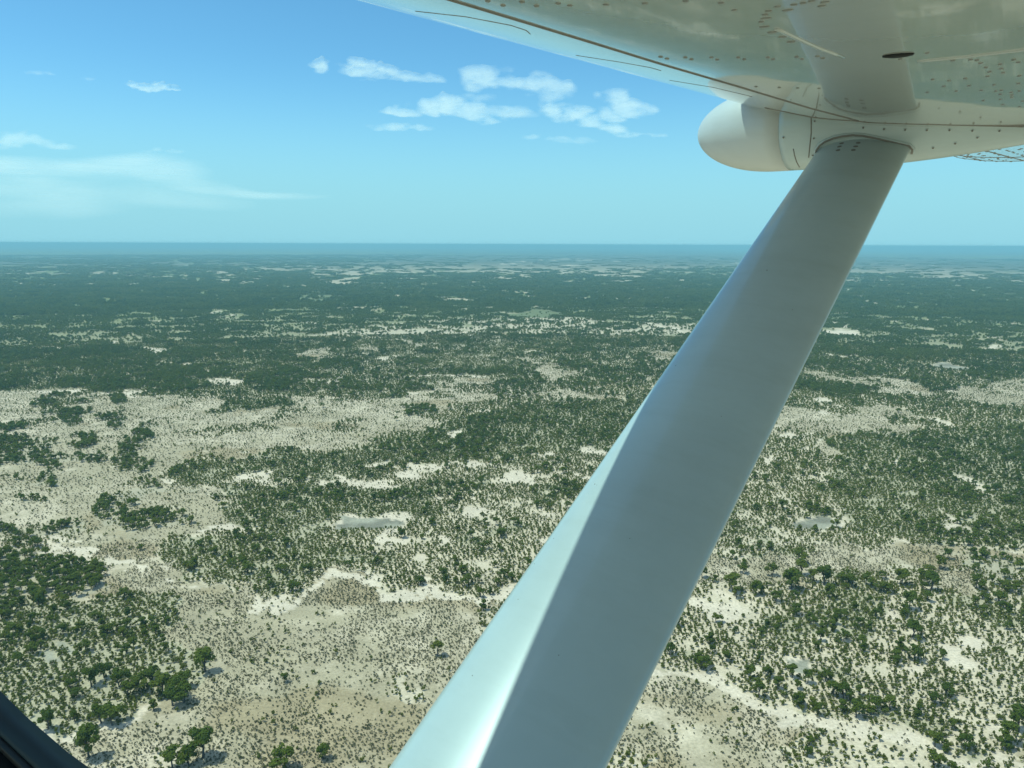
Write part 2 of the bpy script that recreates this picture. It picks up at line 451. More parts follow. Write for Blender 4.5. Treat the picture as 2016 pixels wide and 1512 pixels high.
# ------------------------------------------------------------------ ground sheet
def build_ground():
    rr = np.concatenate([[0.0, 30], np.exp(np.arange(math.log(60), math.log(4000), 0.0055)), np.exp(np.arange(math.log(4000), math.log(125000), 0.014)), [125000]])
    az = np.concatenate([np.arange(-0.76, 0.7601, 0.0045), np.linspace(0.82, 2 * math.pi - 0.82, 50)])
    A, RR = np.meshgrid(az, rr)
    X, Y = (RR * np.sin(A)).ravel(), (RR * np.cos(A)).ravel()
    Pg = np.column_stack([X, Y])
    nr, na = len(rr), len(az)
    i, j = np.meshgrid(np.arange(nr - 1), np.arange(na), indexing='ij')
    j2 = (j + 1) % na
    F = np.stack([i * na + j, i * na + j2, (i + 1) * na + j2, (i + 1) * na + j], -1).reshape(-1, 4)[:, ::-1]
    z = np.zeros(len(X))
    c, px, py = zone(Pg)
    r = np.hypot(X, Y)
    base = np.array([(0.46, 0.36, 0.235), (0.67, 0.51, 0.36), (0.50, 0.40, 0.265), (0.47, 0.35, 0.225), (0.74, 0.56, 0.415), (0.33, 0.275, 0.205), (0.50, 0.39, 0.27), (0.21, 0.20, 0.095), (0.60, 0.46, 0.32)])
    col = base[c]
    # dry grass against bare sand on the plains
    gn = fbm(X / 60, Y / 60, 5, 5)[:, None]
    gf = fbm(X / 9, Y / 9, 6, 4)[:, None]
    isP = (c == P)[:, None]
    grass, sand, brown = np.array([0.47, 0.355, 0.23]), np.array([0.69, 0.52, 0.37]), np.array([0.40, 0.285, 0.165])
    g2 = fbm(X / 3.5, Y / 3.5, 8, 3)[:, None]
    t = sstep(0.41, 0.70, gn * 0.4 + gf * 0.35 + g2 * 0.25)
    pc = grass * (1 - t) + sand * t
    tb = sstep(0.60, 0.72, fbm(X / 45 + 9, Y / 45, 15, 4))[:, None] * 0.8
    pc = pc * (1 - tb) + brown * tb
    col = np.where(isP, pc, col)
    pan = (c == G)[:, None]
    col = np.where(pan, col * (0.75 + 0.55 * sstep(0.35, 0.65, gf)), col)
    # understorey cover: far woods stand on ground covered with green shrub layer
    ff = sstep(700, 2200, r)[:, None]
    wg = np.array([0.21, 0.20, 0.075]) * (0.8 + 0.5 * gn)
    isW = ((c == L) & (r > 1900) | (c == W) | (c == D) | (c == MM) | (c == T))[:, None]
    col = np.where(isW, col * (1 - ff) + wg * ff, col)
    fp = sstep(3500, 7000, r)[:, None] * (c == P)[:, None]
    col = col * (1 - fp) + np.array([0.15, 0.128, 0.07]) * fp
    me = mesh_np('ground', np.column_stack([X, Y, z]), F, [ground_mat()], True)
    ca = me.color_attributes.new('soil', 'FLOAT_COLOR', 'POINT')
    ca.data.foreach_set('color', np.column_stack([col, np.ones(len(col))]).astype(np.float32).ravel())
    return tag(link('ground', me), kind='structure')
build_ground()

# ------------------------------------------------------------------ plants
def tube(p0, p1, r0, r1, n=6):
    p0, p1 = np.array(p0, float), np.array(p1, float)
    d = p1 - p0; d /= np.linalg.norm(d)
    a = np.cross(d, [0.3, 0.9, 0.2]); a /= np.linalg.norm(a); b = np.cross(d, a)
    t = np.linspace(0, 2 * math.pi, n, endpoint=False)
    ring = np.cos(t)[:, None] * a + np.sin(t)[:, None] * b
    V = np.vstack([p0 + ring * r0, p1 + ring * r1])
    F = [(k, (k + 1) % n, n + (k + 1) % n, n + k) for k in range(n)]
    return V, np.array(F)

def join(parts):
    V, F, o = [], [], 0
    for v, f in parts:
        V.append(v); F.append(f + o); o += len(v)
    return np.vstack(V), np.vstack(F)

def leaves(rng, centers, radii, n, size, flat=0.8, out=0.8):
    """leaf clumps spread through lobes: quads turned roughly outward"""
    centers, radii = np.array(centers), np.array(radii)
    w = radii ** 2; w = w / w.sum()
    k = rng.choice(len(radii), n, p=w)
    d = rng.normal(size=(n, 3)); d /= np.linalg.norm(d, axis=1)[:, None]
    rad = radii[k] * rng.uniform(0.35, 1.08, n) ** 0.6
    pos = centers[k] + d * rad[:, None] * np.array([1, 1, flat])
    nn = d * out + rng.normal(size=(n, 3)) * 0.55; nn[:, 2] += 0.6
    nn /= np.linalg.norm(nn, axis=1)[:, None]
    a = np.cross(nn, rng.normal(size=(n, 3))); a /= np.linalg.norm(a, axis=1)[:, None]
    b = np.cross(nn, a)
    s = (size * rng.uniform(0.6, 1.35, n))[:, None]
    V = np.stack([pos - a * s - b * s * .6, pos + a * s * .8 - b * s * .7, pos + a * s + b * s * .6, pos - a * s * .7 + b * s * .8], 1).reshape(-1, 3)
    F = np.arange(4 * n).reshape(-1, 4)
    return V, F

def tree_parts(seed, n_leaf, size, kind):
    """unit-height tree: (crown V,F), (trunk V,F)"""
    rng = np.random.default_rng(seed)
    spread = {'round': 0.34, 'wide': 0.46, 'tall': 0.24}[kind]
    base = {'round': 0.32, 'wide': 0.42, 'tall': 0.28}[kind]
    nl = {'round': 8, 'wide': 10, 'tall': 7}[kind]
    C, Rr, tr = [], [], []
    top = 0.30 + rng.uniform(-0.04, 0.05)
    lean = rng.normal(size=2) * 0.03
    fork = np.array([lean[0], lean[1], top])
    tr.append(tube((0, 0, -0.02), fork, 0.040, 0.026))
    for q in range(nl):
        a = q * 2.4 + rng.uniform(-0.4, 0.4)
        h = rng.uniform(base, 0.86)
        rr = spread * math.sqrt(rng.uniform(0.08, 1)) * (1.0 if h < 0.72 else 0.62)
        c = np.array([math.cos(a) * rr, math.sin(a) * rr, h])
        C.append(c); Rr.append(rng.uniform(0.11, 0.19))
        if q < 5: tr.append(tube(fork, c, 0.018, 0.007, 5))
    C.append(np.array([lean[0], lean[1], 0.78])); Rr.append(0.20)
    return leaves(rng, C, Rr, n_leaf, size, 0.78), join(tr)

def bush_parts(seed, n_leaf, size, tallness=1.0):
    rng = np.random.default_rng(seed)
    C, Rr = [], []
    for q in range(6):
        a = rng.uniform(0, 6.28)
        rr = rng.uniform(0.0, 0.30)
        C.append((math.cos(a) * rr, math.sin(a) * rr, rng.uniform(0.25, 0.78))); Rr.append(rng.uniform(0.14, 0.26))
    V, F = leaves(rng, C, Rr, n_leaf, size, 0.9)
    V[:, 2] = np.abs(V[:, 2])
    return V, F

KINDS = ['round', 'wide', 'round', 'tall', 'wide']
TREE_HI = []
for q, kd in enumerate(KINDS):
    (cv, cf), (tv, tf) = tree_parts(100 + q, 900, 0.038, kd)
    TREE_HI.append((mesh_np('crown', cv, cf, [M_LEAF]), mesh_np('trunk', tv, tf, [M_BARK], True)))
lib = bpy.data.collections.new('plant_library')
def lib_collection(name, meshes):
    c = bpy.data.collections.new(name)
    for q, me in enumerate(meshes):
        o = bpy.data.objects.new('%s_%02d' % (name, q), me)
        c.objects.link(o)
    return c
def merged(parts_mats, name):
    V, F, mi, o = [], [], [], 0
    for (v, f), m in parts_mats:
        V.append(v); F.append(f + o); mi.append(np.full(len(f), m)); o += len(v)
    return np.vstack(V), np.vstack(F), np.concatenate(mi)
lo = []
for q, kd in enumerate(KINDS + ['round']):
    cr, tr = tree_parts(200 + q, 230, 0.062, kd)
    V, F, mi = merged([(cr, 0), (tr, 1)], 'x')
    lo.append(mesh_np('woodland_tree', V, F, [M_LEAF, M_BARK], False, mi))
C_TREE = lib_collection('woodland_tree', lo)
C_BUSH = lib_collection('scrub_bush', [mesh_np('scrub_bush', *bush_parts(300 + q, 46, 0.11), [M_BUSH]) for q in range(6)])
C_DRY = lib_collection('dry_tuft', [mesh_np('dry_tuft', *bush_parts(340 + q, 26, 0.13), [M_DRY]) for q in range(5)])
cl = []
for q in range(6):
    rng = np.random.default_rng(400 + q)
    parts = []
    for k in range(7):
        cr, tr = tree_parts(500 + q * 10 + k, 60, 0.10, KINDS[k % 5])
        h = rng.uniform(0.6, 1.0)
        a, rr = rng.uniform(0, 6.28), math.sqrt(rng.uniform(0, 1)) * 0.9
        off = np.array([math.cos(a) * rr, math.sin(a) * rr, 0])
        v = cr[0] * np.array([0.75, 0.75, h]) + off
        parts.append(((v, cr[1]), 0))
        v2 = cr[0] * np.array([0.5, 0.5, h * 0.45]) + off + np.array([rng.uniform(-.3, .3), rng.uniform(-.3, .3), -0.05])
        parts.append(((np.column_stack([v2[:, :2], np.abs(v2[:, 2])]), cr[1]), 0))
    V, F, mi = merged(parts, 'x')
    cl.append(mesh_np('tree_cluster', V, F, [M_LEAF], False, mi))
C_CLUSTER = lib_collection('tree_cluster', cl)

def scatter(name, pts, scl, rot, idx, collection, n_var):
    """one stuff object: points carry size and turn, geometry nodes put the plants on them"""
    me = bpy.data.meshes.new(name)
    me.vertices.add(len(pts))
    me.vertices.foreach_set('co', pts.astype(np.float32).ravel())
    for nm, ty, arr in (('psize', 'FLOAT_VECTOR', scl), ('pturn', 'FLOAT_VECTOR', np.column_stack([0 * rot, 0 * rot, rot])), ('pkind', 'INT', idx)):
        a = me.attributes.new(nm, ty, 'POINT')
        a.data.foreach_set('vector' if ty == 'FLOAT_VECTOR' else 'value', (arr.astype(np.float32) if ty != 'INT' else arr.astype(np.int32)).ravel())
    me.update()
    o = link(name, me)
    ng = bpy.data.node_groups.new(name, 'GeometryNodeTree')
    ng.interface.new_socket('Geometry', in_out='INPUT', socket_type='NodeSocketGeometry')
    ng.interface.new_socket('Geometry', in_out='OUTPUT', socket_type='NodeSocketGeometry')
    gi, go = ng.nodes.new('NodeGroupInput'), ng.nodes.new('NodeGroupOutput')
    ip = ng.nodes.new('GeometryNodeInstanceOnPoints')
    ci = ng.nodes.new('GeometryNodeCollectionInfo')
    ci.inputs['Collection'].default_value = collection
    ci.inputs['Separate Children'].default_value = True
    ci.inputs['Reset Children'].default_value = True
    def att(nm, ty):
        n = ng.nodes.new('GeometryNodeInputNamedAttribute'); n.data_type = ty
        n.inputs['Name'].default_value = nm
        return n.outputs['Attribute']
    er = ng.nodes.new('FunctionNodeEulerToRotation')
    ng.links.new(gi.outputs[0], ip.inputs['Points'])
    ng.links.new(ci.outputs[0], ip.inputs['Instance'])
    ip.inputs['Pick Instance'].default_value = True
    ng.links.new(att('pkind', 'INT'), ip.inputs['Instance Index'])
    ng.links.new(att('pturn', 'FLOAT_VECTOR'), er.inputs[0])
    ng.links.new(er.outputs[0], ip.inputs['Rotation'])
    ng.links.new(att('psize', 'FLOAT_VECTOR'), ip.inputs['Scale'])
    ng.links.new(ip.outputs[0], go.inputs[0])
    md = o.modifiers.new('scatter', 'NODES'); md.node_group = ng
    return o

RNG = np.random.default_rng(7)
AZM = 0.71
def grid_points(r0, r1, step):
    x = np.arange(-r1 * math.sin(AZM), r1 * math.sin(AZM), step)
    y = np.arange(r0 * 0.7, r1, step)
    X, Y = np.meshgrid(x, y)
    X = (X + RNG.uniform(-.5, .5, X.shape) * step).ravel(); Y = (Y + RNG.uniform(-.5, .5, Y.shape) * step).ravel()
    r, a = np.hypot(X, Y), np.arctan2(X, Y)
    m = (r >= r0) & (r < r1) & (np.abs(a) < AZM)
    return np.column_stack([X[m], Y[m]])
def polar_points(r0, r1, k):
    lr = np.arange(math.log(r0), math.log(r1), k); a = np.arange(-AZM, AZM, k)
    A, L = np.meshgrid(a, lr)
    A = (A + RNG.uniform(-.5, .5, A.shape) * k).ravel(); L = (L + RNG.uniform(-.5, .5, L.shape) * k).ravel()
    return np.column_stack([np.exp(L) * np.sin(A), np.exp(L) * np.cos(A)])

STRUT_PX = np.array([(1590, 330), (1780, 318), (1200, 1512), (775, 1512)], float)
def visible(px, py):
    """inside the photo and not behind the strut or the window corner"""
    m = (px > 4) & (px < 2012) & (py > 500) & (py < 1506) & ~in_poly(px, py, STRUT_PX)
    return m & (py < 1390 + px * 0.72)

# explicit trees: foot pixel, height px, kind, label
LONE = [
    (404, 1322, 46, 2, 'rounded green tree alone where the scrub ends on the pale plain'),
    (400, 1492, 52, 0, 'tall rounded tree standing alone low on the plain, left of the strut'),
    (340, 1514, 38, 1, 'wide spreading tree at the bottom edge beside the tall lone tree'),
    (372, 1508, 36, 0, 'smaller tree touching the wide spreading tree at the bottom edge'),
    (560, 1512, 38, 1, 'broad dark tree on the plain at the bottom edge, nearest the strut'),
    (636, 1494, 26, 0, 'small round tree between the broad dark tree and the strut'),
    (862, 1292, 32, 2, 'dark bushy tree alone in mid plain close to the strut'),
    (560, 1343, 18, 0, 'small dark tree alone in the middle of the left plain'),
    (175, 1492, 56, 0, 'large green tree on pale sand just right of the window corner'),
    (95, 1436, 34, 0, 'rounded tree with its shadow on bare sand above the window corner'),
    (200, 1424, 34, 1, 'left one of a pair of flat-topped trees near the window corner'),
    (222, 1428, 36, 1, 'right one of a pair of flat-topped trees near the window corner'),
    (303, 1398, 22, 3, 'short narrow tree on sand below the row of flat-topped trees'),
]
ROW = [(275, 1362, 34), (290, 1348, 28), (320, 1368, 40), (345, 1372, 40), (362, 1384, 36), (340, 1390, 36), (366, 1352, 30), (300, 1338, 26), (255, 1372, 30), (235, 1352, 34), (180, 1352, 36), (205, 1335, 30)]
SANDY = [(1382, 1137, 26), (1443, 1165, 40), (1520, 1133, 26), (1488, 1170, 28), (1558, 1160, 42), (1575, 1132, 34), (1572, 1108, 32), (1622, 1152, 40), (1632, 1178, 30), (1675, 1157, 28), (1705, 1152, 26),
         (1775, 1152, 32), (1815, 1150, 30), (1832, 1162, 38), (1922, 1160, 30), (1866, 1100, 20), (1790, 1200, 36), (1450, 1178, 26), (1660, 1150, 24), (1600, 1145, 26), (1850, 1120, 26), (1740, 1165, 22)]
MARGIN = [(1494, 1374, 32), (1572, 1390, 26), (1722, 1398, 28), (1752, 1397, 26), (1686, 1412, 32), (1660, 1375, 30), (1560, 1335, 28), (1590, 1345, 26), (1625, 1340, 24), (1640, 1372, 30), (1476, 1335, 26),
          (1385, 1318, 28), (1375, 1305, 22), (1610, 1408, 24), (1800, 1300, 30), (1795, 1255, 34), (1840, 1470, 26), (1900, 1475, 28), (1985, 1465, 40), (2005, 1440, 44)]

inst = []            # things: x, y, height, kind, label, group
def px_tree(x, y, h, kind, label, group=None):
    gx, gy = ground(x, y)
    d = math.sqrt(gx * gx + gy * gy + ALT * ALT)
    el = math.atan2(ALT, math.hypot(gx, gy))
    H = h * d / FPX / math.cos(el) * 0.86
    inst.append((gx, gy, H, kind, label, group))
for x, y, h, kd, lb in LONE: px_tree(x, y, h, kd, lb)
for q, (x, y, h) in enumerate(ROW): px_tree(x, y, h, (1, 1, 0, 4)[q % 4], 'flat-topped green tree in the loose row between the scrub and the lower left plain', 'row of trees at the edge of the lower left plain')
for q, (x, y, h) in enumerate(SANDY): px_tree(x, y, h, (0, 2, 1, 0)[q % 4], 'open-crowned green tree on the pale sandy clearing right of the strut', 'trees on the sandy clearing right of the strut')
for q, (x, y, h) in enumerate(MARGIN): px_tree(x, y, h, (2, 0, 4)[q % 3], 'green tree along the pale sand margin at the lower right, by the small pan', 'trees by the lower right sand margin')

# random trees by zone (per hectare)
tp = np.vstack([grid_points(170, 1350, 3.4), grid_points(1350, 2050, 4.4)])
zc, tpx, tpy = zone(tp)
cell = np.where(np.hypot(tp[:, 0], tp[:, 1]) < 1350, 3.4, 4.4) ** 2 / 1e4
dens = np.array([380, 55, 200, 1.2, 2.0, 0, 460, 6, 120])[zc]
clump = fbm(tp[:, 0] / 28, tp[:, 1] / 28, 77, 3)
keep = RNG.uniform(size=len(tp)) < dens * cell * np.clip((clump - 0.3) * 4.5, 0.05, 2.2)
tp, zc, tpx, tpy = tp[keep], zc[keep], tpx[keep], tpy[keep]
th = RNG.uniform(3.0, 6.0, len(tp)) * np.where(zc == T, 0.92, np.where(zc == D, 0.85, 0.9))
tk = RNG.integers(0, 5, len(tp))
d = np.sqrt(tp[:, 0] ** 2 + tp[:, 1] ** 2 + ALT ** 2)
app = th / d
vis = visible(tpx, tpy)
order = np.argsort(-(app * vis))[:max(0, 300 - len(inst))]
order = order[vis[order]]
own = np.zeros(len(tp), bool); own[order] = True
def region(x, y):
    if x < 230 and 1015 < y < 1200: return 'dark green tree in the dense block of woodland at the left edge', 'trees of the dense block at the left edge'
    if x < 430 and y >= 1160: return 'green tree rising from the scrub above the window corner', 'trees rising from the lower left scrub'
    if x < 440 and y < 1160: return 'tree in one of the dark tree strips crossing the pale left plain', 'trees in strips across the left plain'
    if x < 1300 and y > 1165 and x < 1000: return 'solitary small tree on the dry plain below the strut', 'small trees dotted over the dry plain'
    if x < 1250: return 'green tree among the scrub around the oval pan left of the strut', 'trees in the scrub left of the strut'
    if y < 1090: return 'green tree in the thick scrub beyond the clearing right of the strut', 'trees in the thick scrub right of the strut'
    if y < 1330: return 'green tree in the open scrub below the sandy clearing', 'trees in the open scrub at lower right'
    return 'green tree at the border of the lower right plain', 'trees bordering the lower right plain'
for k in order:
    lb, gr = region(tpx[k], tpy[k])
    inst.append((tp[k, 0], tp[k, 1], th[k], int(tk[k]), lb, gr))
rs = random.Random(5)
for gx, gy, H, kd, lb, gr in inst:
    e = bpy.data.objects.new('tree', None)
    e.empty_display_size = 0.2
    COL.objects.link(e)
    e.location = (gx, gy, 0)
    w = rs.uniform(0.92, 1.2)
    e.scale = (H * w, H * w, H)
    e.rotation_euler = (0, 0, rs.uniform(0, 6.28))
    tag(e, lb, 'tree', gr)
    cm, tm = TREE_HI[kd]
    link('crown', cm, e); link('trunk', tm, e)
m = ~own
o = scatter('woodland', np.column_stack([tp[m], np.zeros(m.sum())]), np.column_stack([th[m] * RNG.uniform(.9, 1.25, m.sum())] * 2 + [th[m]]), RNG.uniform(0, 6.28, m.sum()), RNG.integers(0, 6, m.sum()), C_TREE, 6)
tag(o, 'scattered green savanna trees of the middle distance', 'woodland', None, 'stuff')

# shrubs
bp = np.vstack([grid_points(165, 560, 1.6), grid_points(560, 1300, 2.2)])
zc, bx, by = zone(bp)
br = np.hypot(bp[:, 0], bp[:, 1])
cell = np.where(br < 560, 1.6, 2.2) ** 2 / 1e4
dens = np.array([3400, 3900, 4600, 40, 130, 0, 1500, 400, 2300])[zc]
dens = dens + np.where(zc == P, 420 * sstep(0.50, 0.66, fbm(bp[:, 0] / 24, bp[:, 1] / 24, 93, 4)), 0)
cn = fbm(bp[:, 0] / 11, bp[:, 1] / 11, 91, 3)
keep = RNG.uniform(size=len(bp)) < dens * cell * np.clip((cn - 0.12) * 2.5, 0.15, 1.5)
bp, bx, by, br, zc = bp[keep], bx[keep], by[keep], br[keep], zc[keep]
bh = RNG.uniform(0.9, 2.1, len(bp)) * np.where(zc == D, 1.15, np.where(zc == MM, 1.08, 1.0)) * np.where(br < 560, 1, 1.25)
bw = bh * RNG.uniform(0.75, 1.15, len(bp))
app = bh / np.sqrt(br ** 2 + ALT ** 2)
vis = visible(bx, by)
order = np.argsort(-(app * vis))[:300]
own = np.zeros(len(bp), bool); own[order] = True
shrub_mesh = [mesh_np('shrub', *bush_parts(360 + q, 90, 0.085), [M_BUSH]) for q in range(4)]
def region_b(x, y):
    if x < 480 and y > 1150: return 'small green shrub in the scrub patch above the window corner', 'shrubs of the lower left scrub'
    if x < 1000: return 'small dark shrub dotted on the dry plain left of the strut', 'shrubs on the dry plain left of the strut'
    if y > 1400 and x < 1500: return 'small dark shrub dotted on the dry plain right of the strut', 'shrubs on the dry plain right of the strut'
    return 'small green shrub in the speckled scrub at the lower right', 'shrubs of the lower right scrub'
for k in np.nonzero(own)[0]:
    o = link('shrub', shrub_mesh[int(rs.random() * 4)])
    o.location = (bp[k, 0], bp[k, 1], 0)
    o.scale = (bw[k], bw[k], bh[k])
    o.rotation_euler = (0, 0, rs.uniform(0, 6.28))
    lb, gr = region_b(bx[k], by[k])
    tag(o, lb, 'shrub', gr)
m = ~own; n = m.sum()
o = scatter('shrubland', np.column_stack([bp[m], np.zeros(n)]), np.column_stack([bw[m], bw[m], bh[m]]), RNG.uniform(0, 6.28, n), RNG.integers(0, 6, n), C_BUSH, 6)
tag(o, 'thick green savanna scrub speckled over pale sand', 'scrub', None, 'stuff')

# dry tufts on the plains
dp = np.vstack([grid_points(165, 420, 1.1), grid_points(420, 1250, 2.2)])
zc, dx_, dy_ = zone(dp)
dr = np.hypot(dp[:, 0], dp[:, 1])
cell = np.where(dr < 420, 1.1, 2.2) ** 2 / 1e4
dens = np.where(dr < 420, 1.0, 0.8) * np.array([200, 300, 200, 7400, 900, 60, 150, 200, 300])[zc]
cn = fbm(dp[:, 0] / 14, dp[:, 1] / 14, 95, 3)
keep = RNG.uniform(size=len(dp)) < dens * cell * np.clip((cn - 0.25) * 3.6, 0.05, 1.6)
dp, dr = dp[keep], dr[keep]; n = len(dp)
dh = RNG.uniform(0.32, 1.05, n) ** 1.1 * np.where(dr < 420, 1, 1.15)
dw = dh * RNG.uniform(0.9, 1.5, n)
o = scatter('dry_bush_cover', np.column_stack([dp, np.zeros(n)]), np.column_stack([dw, dw, dh]), RNG.uniform(0, 6.28, n), RNG.integers(0, 5, n), C_DRY, 5)
tag(o, 'small grey-green tufts dotted over the dry plain', 'dry bushes', None, 'stuff')

# far woods: clusters of crowns
fp = np.vstack([polar_points(1900, 3600, 0.0052), polar_points(3600, 11000, 0.0085)])
zc, fx, fy = zone(fp)
fr = np.hypot(fp[:, 0], fp[:, 1])
dens = np.array([0.80, 0.65, 0.85, 0.05, 0.02, 0, 0.92, 0.25, 0.55])[zc]
keep = RNG.uniform(size=len(fp)) < dens * np.clip((fbm(np.arctan2(fp[:, 0], fp[:, 1]) * 60, np.log(fr) * 45, 99, 3) - 0.18) * 3.2, 0.1, 1)
fp, fr = fp[keep], fr[keep]; n = len(fp)
fs = fr * np.where(fr < 3600, 0.0052, 0.0085) * RNG.uniform(0.45, 0.95, n)
fh = RNG.uniform(3.5, 9.5, n)
o = scatter('distant_woodland', np.column_stack([fp, np.zeros(n)]), np.column_stack([fs, fs, fh]), RNG.uniform(0, 6.28, n), RNG.integers(0, 6, n), C_CLUSTER, 6)
tag(o, 'far green woodland that reads as one mass towards the horizon', 'woodland', None, 'stuff')
print('COUNTS', len(inst), len(tp), len(bp), len(dp), len(fp))
# ------------------------------------------------------------------ the aircraft (its own axes: x outboard, y to the nose, z up; origin at the window seat)
PA = R(38)
Sd = np.array([math.sin(PA), math.cos(PA), 0]); Fd = np.array([-math.cos(PA), math.sin(PA), 0])
airplane = bpy.data.objects.new('airplane', None)
COL.objects.link(airplane)
airplane.location = (0, 0, ALT)
airplane.rotation_euler = (0, 0, math.pi / 2 - PA)
tag(airplane, 'white high-wing light aircraft seen from its cabin window, wing above and strut slanting down', 'airplane')
def lray(x, y):
    r = ray(x, y)
    return Vector((r @ Sd, r @ Fd, r[2])).normalized()
def bm_np(bm, name, mats, smooth=True):
    me = bpy.data.meshes.new(name)
    bm.normal_update(); bm.to_mesh(me); bm.free()
    for m in mats: me.materials.append(m)
    me.polygons.foreach_set('use_smooth', np.full(len(me.polygons), smooth, bool))
    return me
def loft(bm, rings, close=True, mat=0, caps=True):
    vr = [[bm.verts.new(p) for p in ring] for ring in rings]
    n = len(vr[0])
    for a, b in zip(vr[:-1], vr[1:]):
        for k in range(n if close else n - 1):
            f = bm.faces.new((a[k], a[(k + 1) % n], b[(k + 1) % n], b[k])); f.material_index = mat; f.smooth = True
    if caps and close:
        for ring in (vr[0][::-1], vr[-1]):
            try:
                f = bm.faces.new(ring); f.material_index = mat; f.smooth = False
            except ValueError: pass
    return vr
def strip(bm, pts, nrm, w, h, mat):
    """a thin raised ribbon (seam, bead) following points on a skin"""
    pts = [Vector(p) for p in pts]
    rings = []
    for k, p in enumerate(pts):
        d = (pts[min(k + 1, len(pts) - 1)] - pts[max(k - 1, 0)]).normalized()
        n = Vector(nrm[k]).normalized(); s = d.cross(n).normalized()
        rings.append([p - s * w - n * h * .6, p - s * w * .6 + n * h, p + s * w * .6 + n * h, p + s * w - n * h * .6])
    loft(bm, rings, True, mat)
def dot(bm, p, n, rx, ry, h, mat, d=None, seg=10):
    """a low domed fastener head; d = long direction"""
    n = Vector(n).normalized(); d = (Vector(d) if d is not None else Vector((0, 1, 0))); d = (d - n * d.dot(n)).normalized(); s = n.cross(d)
    rings = []
    for rr, hh in ((1.0, -0.3), (0.92, 0.5), (0.55, 0.9)):
        rings.append([Vector(p) + d * math.cos(a) * rx * rr + s * math.sin(a) * ry * rr + n * h * hh for a in [2 * math.pi * k / seg for k in range(seg)]])
    loft(bm, rings, True, mat)

# --- wing: NACA 23017, dihedral, tapering to the tip
def airfoil(n=46):
    x = (1 - np.cos(np.linspace(0, math.pi, n))) / 2
    x = x ** 1.15
    yt = 5 * 0.17 * (0.2969 * np.sqrt(x) - 0.126 * x - 0.3516 * x ** 2 + 0.2843 * x ** 3 - 0.1036 * x ** 4)
    mm, k1 = 0.2025, 15.957
    yc = np.where(x < mm, k1 / 6 * (x ** 3 - 3 * mm * x ** 2 + mm ** 2 * (3 - mm) * x), k1 * mm ** 3 / 6 * (1 - x))
    return np.concatenate([x[::-1], x[1:]]), np.concatenate([(yc - yt)[::-1], (yc + yt)[1:]])
AX, AY = airfoil()
INC = R(4.6)
def wing_ring(s):
    k = max(0.0, s - 2.9) / 4.2
    c = 1.98 - 0.66 * k
    fle = 1.150 - 0.02 * k
    ule = WING_U + 0.0385 * (s - 2.65)
    fade = 1.0
    inc = INC - R(3.4) * min(k, 1.0)          # washout towards the tip
    if s > TIP: fade = math.sqrt(max(0.0, 1 - ((s - TIP) / 0.22) ** 2)) * 0.94 + 0.06
    y = AY * fade
    return [Vector((s, fle - (a * math.cos(inc) + b * math.sin(inc)) * c - (1 - fade) * 0.10 * (0.5 - a), ule + (b * math.cos(inc) - a * math.sin(inc)) * c)) for a, b in zip(AX, y)]
WING_U, TIP = 0.552, 6.85
wb = bmesh.new()
ss = list(np.linspace(-1.2, TIP, 60)) + [TIP + d for d in (0.05, 0.10, 0.15, 0.19, 0.21, 0.22)]
loft(wb, [wing_ring(s) for s in ss])
bmesh.ops.recalc_face_normals(wb, faces=wb.faces)
WING_BVH = BVHTree.FromBMesh(wb)
def cast(bvh, x, y):
    p, n, i, d = bvh.ray_cast(Vector((0, 0, 0)), lray(x, y))
    return (p, n if n.dot(lray(x, y)) < 0 else -n) if p is not None else None
def line_on(bvh, *pts, step=14):
    out = []
    for (x0, y0), (x1, y1) in zip(pts[:-1], pts[1:]):
        m = max(2, int(math.hypot(x1 - x0, y1 - y0) / step))
        for k in range(m):
            h = cast(bvh, x0 + (x1 - x0) * k / m, y0 + (y1 - y0) * k / m)
            if h: out.append(h)
    h = cast(bvh, *pts[-1])
    if h: out.append(h)
    return [a for a, b in out], [b for a, b in out]
def wing_line(*pts, w=0.004, h=0.002, mat=1):
    p, n = line_on(WING_BVH, *pts)
    if len(p) > 2: strip(wb, p, n, w, h, mat)
wing_line((800, -28), (889, 0), (1045, 47), (1166, 84), (1305, 127), (1456, 171), (1595, 213), (1690, 238), w=0.0024, mat=1)
for pts in (((818, 22), (917, 33), (1006, 50), (1036, 60), (1044, 67)), ((1134, 109), (1219, 122), (1280, 133), (1301, 139)), ((1318, 158), (1404, 172), (1480, 190))):
    wing_line(*pts, w=0.0008, h=0.0006, mat=1)
wing_line((1528, 56), (1570, 76), (1609, 94), (1660, 113), w=0.0040, h=0.002, mat=0)  # raised ridge added in place of a bright reflection line
wing_line((1806, 121), (1900, 112), (2016, 98), w=0.0040, h=0.002, mat=0)  # second added ridge, also shaped for a reflected light line
riv = []
def z1(*p): riv.extend([(1300 + x / 2.816, y / 2.816, 1.0, 1.0) for x, y in p])
def z2(*p): riv.extend([(740 + x / 2.816, y / 2.816, 1.0, 1.0) for x, y in p])
z1((0, 315), (35, 325), (138, 318), (172, 328), (283, 318), (315, 330), (432, 318), (465, 328), (595, 318), (625, 328), (755, 315), (785, 327), (870, 312), (900, 322))
z2((620, 5), (705, 30), (810, 10), (890, 32), (1075, 30), (1275, 25), (1490, 18), (1580, 315), (1615, 325), (1010, 18), (1715, 5), (1915, 15))
